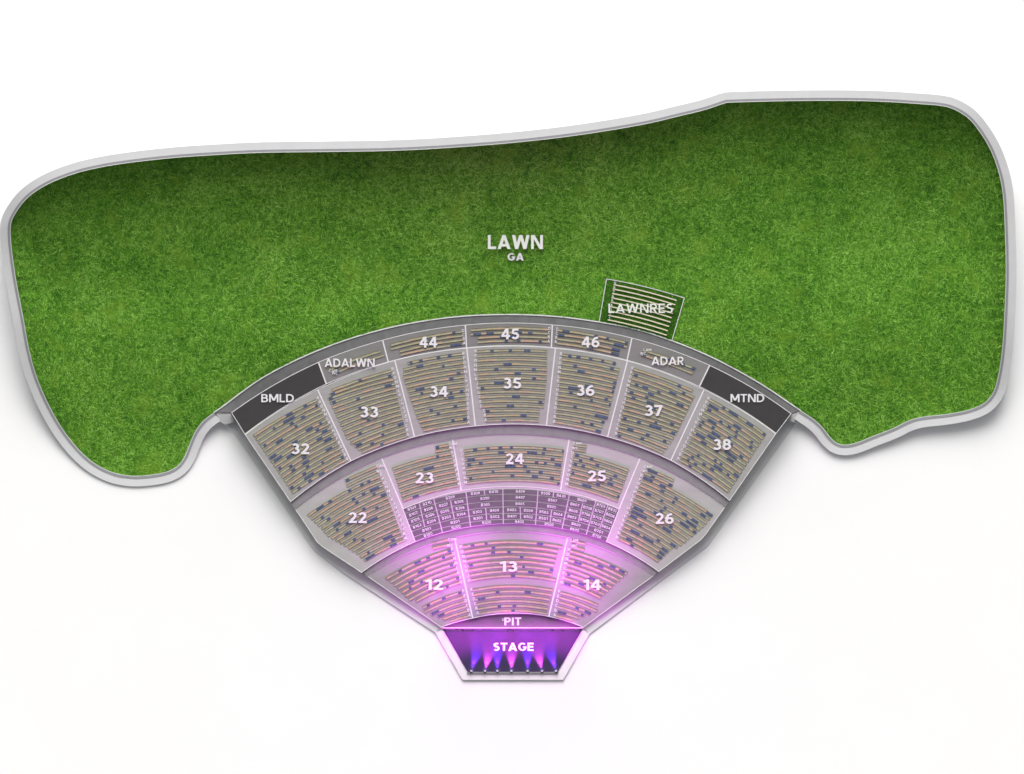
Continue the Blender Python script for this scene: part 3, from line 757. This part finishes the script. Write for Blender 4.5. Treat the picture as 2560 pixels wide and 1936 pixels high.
# ------------------------------------------------------------------ benches
random.seed(11)
def key_lerp(d, k):
    ks = sorted(d)
    if k <= ks[0]: return d[ks[0]]
    for a, b in zip(ks[:-1], ks[1:]):
        if k <= b:
            t = (k - a) / (b - a)
            return (d[a][0] + (d[b][0] - d[a][0]) * t, d[a][1] + (d[b][1] - d[a][1]) * t)
    return d[ks[-1]]
def arc_piece(t0, r0, t1, r1, u0, u1, dr0, dr1, n):
    def pt(u, dr): return cart(t0 + (t1 - t0) * u, r0 + (r1 - r0) * u + dr)
    us = [u0 + (u1 - u0) * i / (n - 1) for i in range(n)]
    return [pt(u, dr0) for u in us], [pt(u, dr1) for u in us]
NAVY_SHARE = {'32': .17, '38': .20, '22': .15, '26': .18, '33': .08, '34': .09, '35': .08, '36': .10, '37': .10, '46': .22, '44': .12, '45': .15, '24': .15, '23': .08, '25': .10, '12': .09, '13': .08, '14': .10, 'ADALWN': .10, 'ADAR': .15}
SALMON_SHARE = {'35': .08, '33': .16, '36': .12, '37': .18, '34': .20}
def bench(sec_name, tier, letter, L, Rr, letter_at):
    (t0, r0), (t1, r1) = polar(L), polar(Rr)
    length = math.hypot(L[0] - Rr[0], L[1] - Rr[1])
    n = max(3, int(length / 1.1))
    mid = cart((t0 + t1) / 2, (r0 + r1) / 2)
    z0 = min(floor_z(tier, L), floor_z(tier, Rr), floor_z(tier, mid))
    zt = max(floor_z(tier, L), floor_z(tier, Rr), floor_z(tier, mid))
    if letter in ('CAM', 'WC'):
        lab = f"{'short ' if tier < 3 else ''}olive bench marked {letter} at the back of section {sec_name}"
    else:
        lab = f"curved olive bench of row {letter} in section {sec_name}"
    o = thing("bench", lab, "bench", (mid[0], mid[1], z0), "curved benches of the seating bowl")
    st = zt + 0.15
    a, b = arc_piece(t0, r0, t1, r1, 0, 1, -0.22, 0.17, n)
    Solid().band(a, b, [st] * n, [st] * n, z0 - 0.05).build("seat", MAT['bench'], o)
    a, b = arc_piece(t0, r0, t1, r1, 0, 1, 0.20, 0.30, n)
    Solid().band(a, b, [st + 0.07] * n, [st + 0.07] * n, z0 - 0.05).build("backrest", MAT['rail'], o)
    # loose run of coloured seat cushions
    u = random.uniform(0.0, 0.04)
    nv, sl = NAVY_SHARE.get(sec_name, .1), SALMON_SHARE.get(sec_name, .18)
    while u < 0.98:
        q = random.random()
        kind, m = (('navy', random.choice((.6, .7, .75, .8, .8, .9, 1.3))) if q < nv * 1.75 else
                   ('salmon', random.uniform(.7, 2.6)) if q < nv * 1.75 + sl else
                   ('tan', random.uniform(.6, 2.2)) if q < nv * 1.75 + sl + .14 else (None, random.uniform(.7, 2.4)))
        du = min(m / length, 1.0 - u)
        if kind and du * length > 0.35:
            w0 = -0.24 if kind == 'navy' else -0.20
            k = max(2, int(du * length / 0.8) + 1)
            a, b = arc_piece(t0, r0, t1, r1, u + 0.02 / length, u + du - 0.02 / length, w0, 0.165, k)
            zz = st + (0.055 if kind == 'navy' else 0.035)
            Solid().band(a, b, [zz] * k, [zz] * k, st + 0.004).build("seat_cushion", MAT[kind], o)
        u += du
    long = len(letter) > 1
    letters("row_letter", letter, (letter_at[0], letter_at[1], st + 0.12), 0.52 if long else 0.60, {'CAM': 1.62, 'WC': 1.15}.get(letter, 0), 0.145, MAT['row_letter'], o)
for sec_name, blocks in ROWS.items():
    tier = SECTIONS[sec_name][0]
    for names, Lp, Rp, Tp in blocks:
        for k, letter in enumerate(names):
            bench(sec_name, tier, letter, key_lerp(Lp, k), key_lerp(Rp, k), key_lerp(Tp, k))

# section numbers and names, raised panels of white letters lying over the benches
for name, (tier, left, right) in SECTIONS.items():
    _, (x, y), cap, wd = WORD[name]
    zhi = max(floor_z(tier, (x + sx_ * wd / 2, y + sy_ * cap / 2)) for sx_ in (-1, 1) for sy_ in (-1, 1))
    if name in ('BMLD', 'MTND'): z = zhi + 0.04; how = "painted on the charcoal deck"
    else: z = zhi + 0.32; how = "lying over the benches"
    o = letters("section_number" if name.isdigit() else "section_name", name, (x, y, z), cap, wd, 0.19 if name.isdigit() else 0.165, MAT['letter'])
    tag(o, f"large white {'number' if name.isdigit() else 'letters'} {name} {how}", "lettering", "white lettering of the venue")

# ------------------------------------------------------------------ box seats
bl, br, box_top = BOX_TERRACE
t = thing("box_terrace", "curved mauve terrace of divided box floors below section 24", "terrace", (cart(0, 56)[0], cart(0, 56)[1], 0))
s = Solid(); a, b = resample(arc(bl[1], br[1], 40), 60), offset(resample(chain(box_top), 60), 0.30)
s.band(a, b, [floor_z(2, p) - .02 for p in a], [floor_z(2, p) - .04 for p in b], 0.02).build("terrace_base", MAT['box_rail'], t)
TL0, TR0 = polar(bl[0])[0], polar(br[0])[0]
TL1, TR1 = polar(bl[1])[0], polar(br[1])[0]
def divider(k, r):
    """bearing of divider k at radius r"""
    if k in (0, 14):
        a, b = ((TL0, TL1), (TR0, TR1))[k == 14]
        return a + (b - a) * (BOX_RADII[0] - r) / (BOX_RADII[0] - BOX_RADII[-1])
    (ta, ra), (tb, rb) = BOX_DIVIDERS[k]
    return ta + (tb - ta) * (ra - r) / (ra - rb)
for row, line in enumerate(BOX_ROWS):
    items = line.split()
    names, cuts = items[0::2], [0] + [int(v) for v in items[1::2]] + [14]
    ro, ri = BOX_RADII[row] - 0.10, BOX_RADII[row + 1] + 0.10
    if row == 0: ro -= 0.06
    if row == 5: ri += 0.06
    for j, nm in enumerate(names):
        n = 8
        g = 0.11
        def edge(r):
            a0, a1 = divider(cuts[j], r) + g / r, divider(cuts[j + 1], r) - g / r
            return [cart(a0 + (a1 - a0) * i / (n - 1), r) for i in range(n)]
        a, b = edge(ri), edge(ro)
        rm = (ro + ri) / 2
        am = (divider(cuts[j], rm) + divider(cuts[j + 1], rm)) / 2
        c = cart(am, rm)
        where = " in the second row" if (nm == 'B300' and row == 1) else " in the front row" if nm == 'B300' else ""
        bx = thing("seating_box", f"dark mauve seating box marked {nm}{where}", "seating box", (c[0], c[1], floor_z(2, c)), "numbered seating boxes below section 24")
        Solid().band(a, b, [floor_z(2, p) + .05 for p in a], [floor_z(2, p) + .05 for p in b], [floor_z(2, p) - .015 for p in a]).build("box_floor", MAT['box'], bx)
        cs = cart(am, rm)
        wide = (divider(cuts[j + 1], rm) - divider(cuts[j], rm)) * rm
        letters("lettering", nm, (cs[0], cs[1], floor_z(2, cs) + .15), 0.56, min(1.75, wide - .40), 0.15, MAT['letter'], bx, rot=-am)

# ------------------------------------------------------------------ pit and stage
t = thing("pit", "mauve standing pit floor between the stage and the lowest seats", "pit", (PIT[2][0], PIT[2][1] - 1, 0))
pit_arc = []
for a, b in zip(PIT[:-1], PIT[1:]): pit_arc += arc(a, b, 8)[:-1]
pit_arc.append(PIT[-1])
pit_y = PIT[0][1]
straight = [(p[0], pit_y - 0.05) for p in pit_arc]
n = len(pit_arc)
Solid().band(straight, pit_arc, [.35] * n, [.35] * n, 0.02).build("pit_floor", MAT['pit'], t)
Solid().box(PIT[0][0] + .1, PIT[-1][0] - .1, pit_y - .10, pit_y + .04, .3, 1.0).build("barrier", MAT['line'], t)
x, y = WORD['PIT'][1]
tag(letters("pit_lettering", "PIT", (x, y, .42), WORD['PIT'][2], WORD['PIT'][3], 0.19, MAT['letter']), "white word PIT painted on the pit floor", "lettering", "white lettering of the venue")
tag(letters("pit_lettering", "GA", (SMALL_GA[0], SMALL_GA[1], .40), 0.5, 0.95, 0.15, MAT['row_letter']), "tiny white letters GA beside the word PIT", "lettering", "white lettering of the venue")

stage = thing("stage", "dark purple trapezoid stage with steel rails lit by coloured spotlights", "stage", ((ST[0][0] + ST[1][0]) / 2, (ST[0][1] + ST[2][1]) / 2, 0))
DZ = 0.75
Solid().prism([(p[0], p[1]) for p in (ST[0], ST[3], ST[2], ST[1])], 0.02, DZ).build("deck", MAT['deck'], stage)
Solid().box(ST[3][0] - .1, ST[2][0] + .1, ST[2][1] - .35, ST[2][1] - .02, .3, DZ + .12).build("rear_beam", MAT['steel'], stage)
x, y = WORD['STAGE'][1]
tag(letters("stage_lettering", "STAGE", (x, y, DZ + .03), WORD['STAGE'][2], WORD['STAGE'][3], 0.20, MAT['letter']), "white word STAGE painted on the purple stage floor", "lettering", "white lettering of the venue")

def lamp_light(name, kind, loc, target, energy, col, parent, spot=30, blend=.6, radius=.1):
    d = bpy.data.lights.new(name, kind)
    d.energy = energy; d.color = col
    d.shadow_soft_size = radius
    o = bpy.data.objects.new(name, d)
    if kind == 'SPOT':
        d.spot_size = R(spot); d.spot_blend = blend
        o.rotation_euler = (Vector(target) - Vector(loc)).to_track_quat('-Z', 'Y').to_euler()
    COL.objects.link(o)
    o.parent = parent
    o.location = Vector(loc) - parent.location
    return o
WASH_SIDE, WASH_MID, WASH_NEAR, DECK_WASH, SIDE_GLOW = 33000, 8500, 13500, 16000, 1200
LAMPCOL = {'blue': (0.20, 0.03, 0.85), 'pink': (1.0, 0.10, 0.72)}
ORDER = ['leftmost blue', 'left pink', 'inner left blue', 'middle pink', 'inner right blue', 'right pink', 'rightmost blue']
for k, ((x, y), (tx, ty), col) in enumerate(LAMPS):
    lt = thing("stage_light", f"{ORDER[k]} spotlight at the rear edge of the stage floor", "stage light", (x, y, DZ), "spotlights along the rear edge of the stage")
    dx, dy = tx - x, ty - y
    d = math.hypot(dx, dy); dx, dy = dx / d, dy / d
    ex, ey = -dy, dx
    def q(f, s_): return (x + dx * f + ex * s_, y + dy * f + ey * s_)
    Solid().prism([q(-.30, -.16), q(-.30, .16), q(.0, .24), q(.0, -.24)][::-1], DZ + .06, DZ + .50).build("housing", MAT['lamp'], lt)
    Solid().prism([q(.0, -.2), q(.0, .2), q(.06, .2), q(.06, -.2)][::-1], DZ + .10, DZ + .46).build("lens", MAT['lens'], lt)
    Solid().prism([q(-.25, -.12), q(-.25, .12), q(-.05, .12), q(-.05, -.12)][::-1], DZ + .002, DZ + .06).build("bracket", MAT['steel'], lt)
    src = q(.12, 0); near = q(1.7, 0); far = q(6.2, 0)
    e = 0.62 if col == 'blue' else 0.52
    lamp_light("near_beam", 'SPOT', (src[0], src[1], DZ + .50), (near[0], near[1], DZ), 5000 * e, LAMPCOL[col], lt, 52, 1.0, .05)
    lamp_light("far_beam", 'SPOT', (src[0], src[1], DZ + .55), (far[0], far[1], DZ), 42000 * e, LAMPCOL[col], lt, 44 if col == 'blue' else 48, 1.0, .06)
    lamp_light("bulb", 'POINT', (src[0] + dx * .1, src[1] + dy * .1, DZ + .30), None, 10, (.85, .75, 1.0), lt, radius=.08)
# added truss and masts over the stage front, holding the wash lamps
TZ = 15.0
mx_, fy = (ST[0][0] + ST[1][0]) / 2, ST[0][1] - .24
truss = thing("added_lighting_truss", "added dark lighting truss spanning the front edge of the purple stage", "truss", (mx_, fy, 0))
x0, x1 = ST[0][0] + .35, ST[1][0] - .35
ts = Solid()
for dy in (-.2, .2):
    for dz in (0, .4): ts.box(x0, x1, fy + dy - .05, fy + dy + .05, TZ + dz - .05, TZ + dz + .05)
for i in range(28):
    xa = x0 + .1 + (x1 - x0 - .2) * i / 27
    ts.box(xa - .04, xa + .04, fy - .15, fy + .15, TZ + .36, TZ + .43)
    ts.box(xa - .04, xa + .04, fy - .15, fy + .15, TZ - .03, TZ + .04)
    for dy in (-.2, .2): ts.box(xa - .03, xa + .03, fy + dy - .03, fy + dy + .03, TZ + .05, TZ + .35)
ts.build("beam", MAT['beam'], truss)
for xm in (x0 + .15, x1 - .15): Solid().box(xm - .14, xm + .14, fy - .14, fy + .14, DZ + .003, TZ - .055).build("added_mast", MAT['beam'], truss)
wash = (0.90, 0.10, 1.0)
for sx, tgt, e, cone in ((-8.0, (-18.5, -19.0), WASH_SIDE, 84), (8.0, (18.5, -19.0), WASH_SIDE, 84), (0, (0, -24), WASH_MID, 74),
                         (-10.0, (-14.0, -38.5), WASH_NEAR, 80), (10.0, (14.0, -38.5), WASH_NEAR, 80), (-1.0, (0, -38.5), WASH_NEAR * .7, 80)):
    xa = mx_ + sx
    Solid().box(xa - .18, xa + .18, fy - .12, fy + .12, TZ - .62, TZ - .06).build("wash_lamp", MAT['lamp'], truss)
    lamp_light("audience_wash", 'SPOT', (xa, fy + .3, TZ - .35), (tgt[0], tgt[1], 2.5), e, wash, truss, cone, 1.0, .4)
for sx in (-11, -5.5, 0, 5.5, 11):
    lamp_light("deck_wash", 'SPOT', (mx_ + sx, fy - .1, TZ - .75), (mx_ + sx * .95, fy - 1.6, DZ), DECK_WASH, (0.90, .07, .95), truss, 40, 1.0, .3)
for sx in (-12.6, 12.6):
    lamp_light("side_glow", 'POINT', (mx_ + sx, fy - .2, TZ - .9), None, SIDE_GLOW, wash, truss, radius=.3)

# ------------------------------------------------------------------ lawn lettering, reserved plot and its benches
def top_of(w):
    _, (wx, wy), wc, ww = WORD[w]
    return max(lz((wx + i * ww / 4, wy + j * wc / 2)) for i in range(-2, 3) for j in (-1, 0, 1))
x, y = WORD['LAWN'][1]
tag(letters("lawn_lettering", "LAWN", (x, y, top_of('LAWN') + .30), WORD['LAWN'][2], WORD['LAWN'][3], 0.185, MAT['lawn_letter']), "large white word LAWN in the middle of the grass", "lettering", "white lettering of the venue")
x, y = WORD['GA'][1]
tag(letters("lawn_lettering", "GA", (x, y, top_of('GA') + .30), WORD['GA'][2], WORD['GA'][3], 0.20, MAT['letter']), "white letters GA on the grass under the word LAWN", "lettering", "white lettering of the venue")

pc = (sum(p[0] for p in LAWN_PLOT) / 4, sum(p[1] for p in LAWN_PLOT) / 4)
pt_ = thing("reserved_plot", "dark green turf plot with thin white border beside the concourse", "lawn plot", (pc[0], pc[1], lz(pc)))
sheet = face_up(lawn_sheet("turf", PLOT_POLY, 0.8, 0.10, MAT['plot']))
sheet.parent = pt_; sheet.location = -pt_.location
bl_ = blades("turf_grass", PLOT_POLY, [], 4200, MAT['plot_grass'], 0.08, 0.7)
bl_.parent = pt_; bl_.location = -pt_.location
border = arc(LAWN_PLOT[3], LAWN_PLOT[0], 10) + plot_edge_top[1:] + arc(LAWN_PLOT[1], LAWN_PLOT[2], 10)[1:]
bz = [lz(p) + .32 for p in border]
Solid().band(offset(border, -.07), offset(border, .07), bz, bz, [z - .5 for z in bz]).build("border", MAT['line'], pt_)
names, Lp, Rp, Tp = LAWN_BENCHES
for k, nm in enumerate(names):
    a, b = key_lerp(Lp, k), key_lerp(Rp, k)
    (t0, r0), (t1, r1) = polar(a), polar(b)
    n = 16
    p, q_ = arc_piece(t0, r0, t1, r1, 0, 1, -.115, .115, n)
    zs = [max(lz(p[i]), lz(q_[i])) + .50 for i in range(n)]
    bo = thing("lawn_bench", f"cream curved bench numbered {nm} on the dark lawn plot", "lawn bench", (a[0], a[1], lz(a)), "cream benches on the reserved lawn plot")
    Solid().band(p, q_, zs, zs, [z - .07 for z in zs]).build("plank", MAT['cream'], bo)
    for u in (.06, .35, .65, .94):
        a1, b1 = arc_piece(t0, r0, t1, r1, u - .006, u + .006, -.11, .11, 2)
        i = int(u * (n - 1))
        Solid().band(a1, b1, [zs[i] - .075] * 2, [zs[i] - .075] * 2, zs[i] - .55).build("leg", MAT['cream'], bo)
    la = key_lerp(Tp, k)
    letters("row_number", nm, (la[0], la[1], lz(la) + .60), 0.62, 0, 0.14, MAT['row_letter'], bo)
x, y = WORD['LAWNRES'][1]
tag(letters("plot_lettering", "LAWNRES", (x, y, lz((x, y)) + .70), WORD['LAWNRES'][2], WORD['LAWNRES'][3], 0.15, MAT['lawn_letter']), "white word LAWNRES lying across the cream benches", "lettering", "white lettering of the venue")
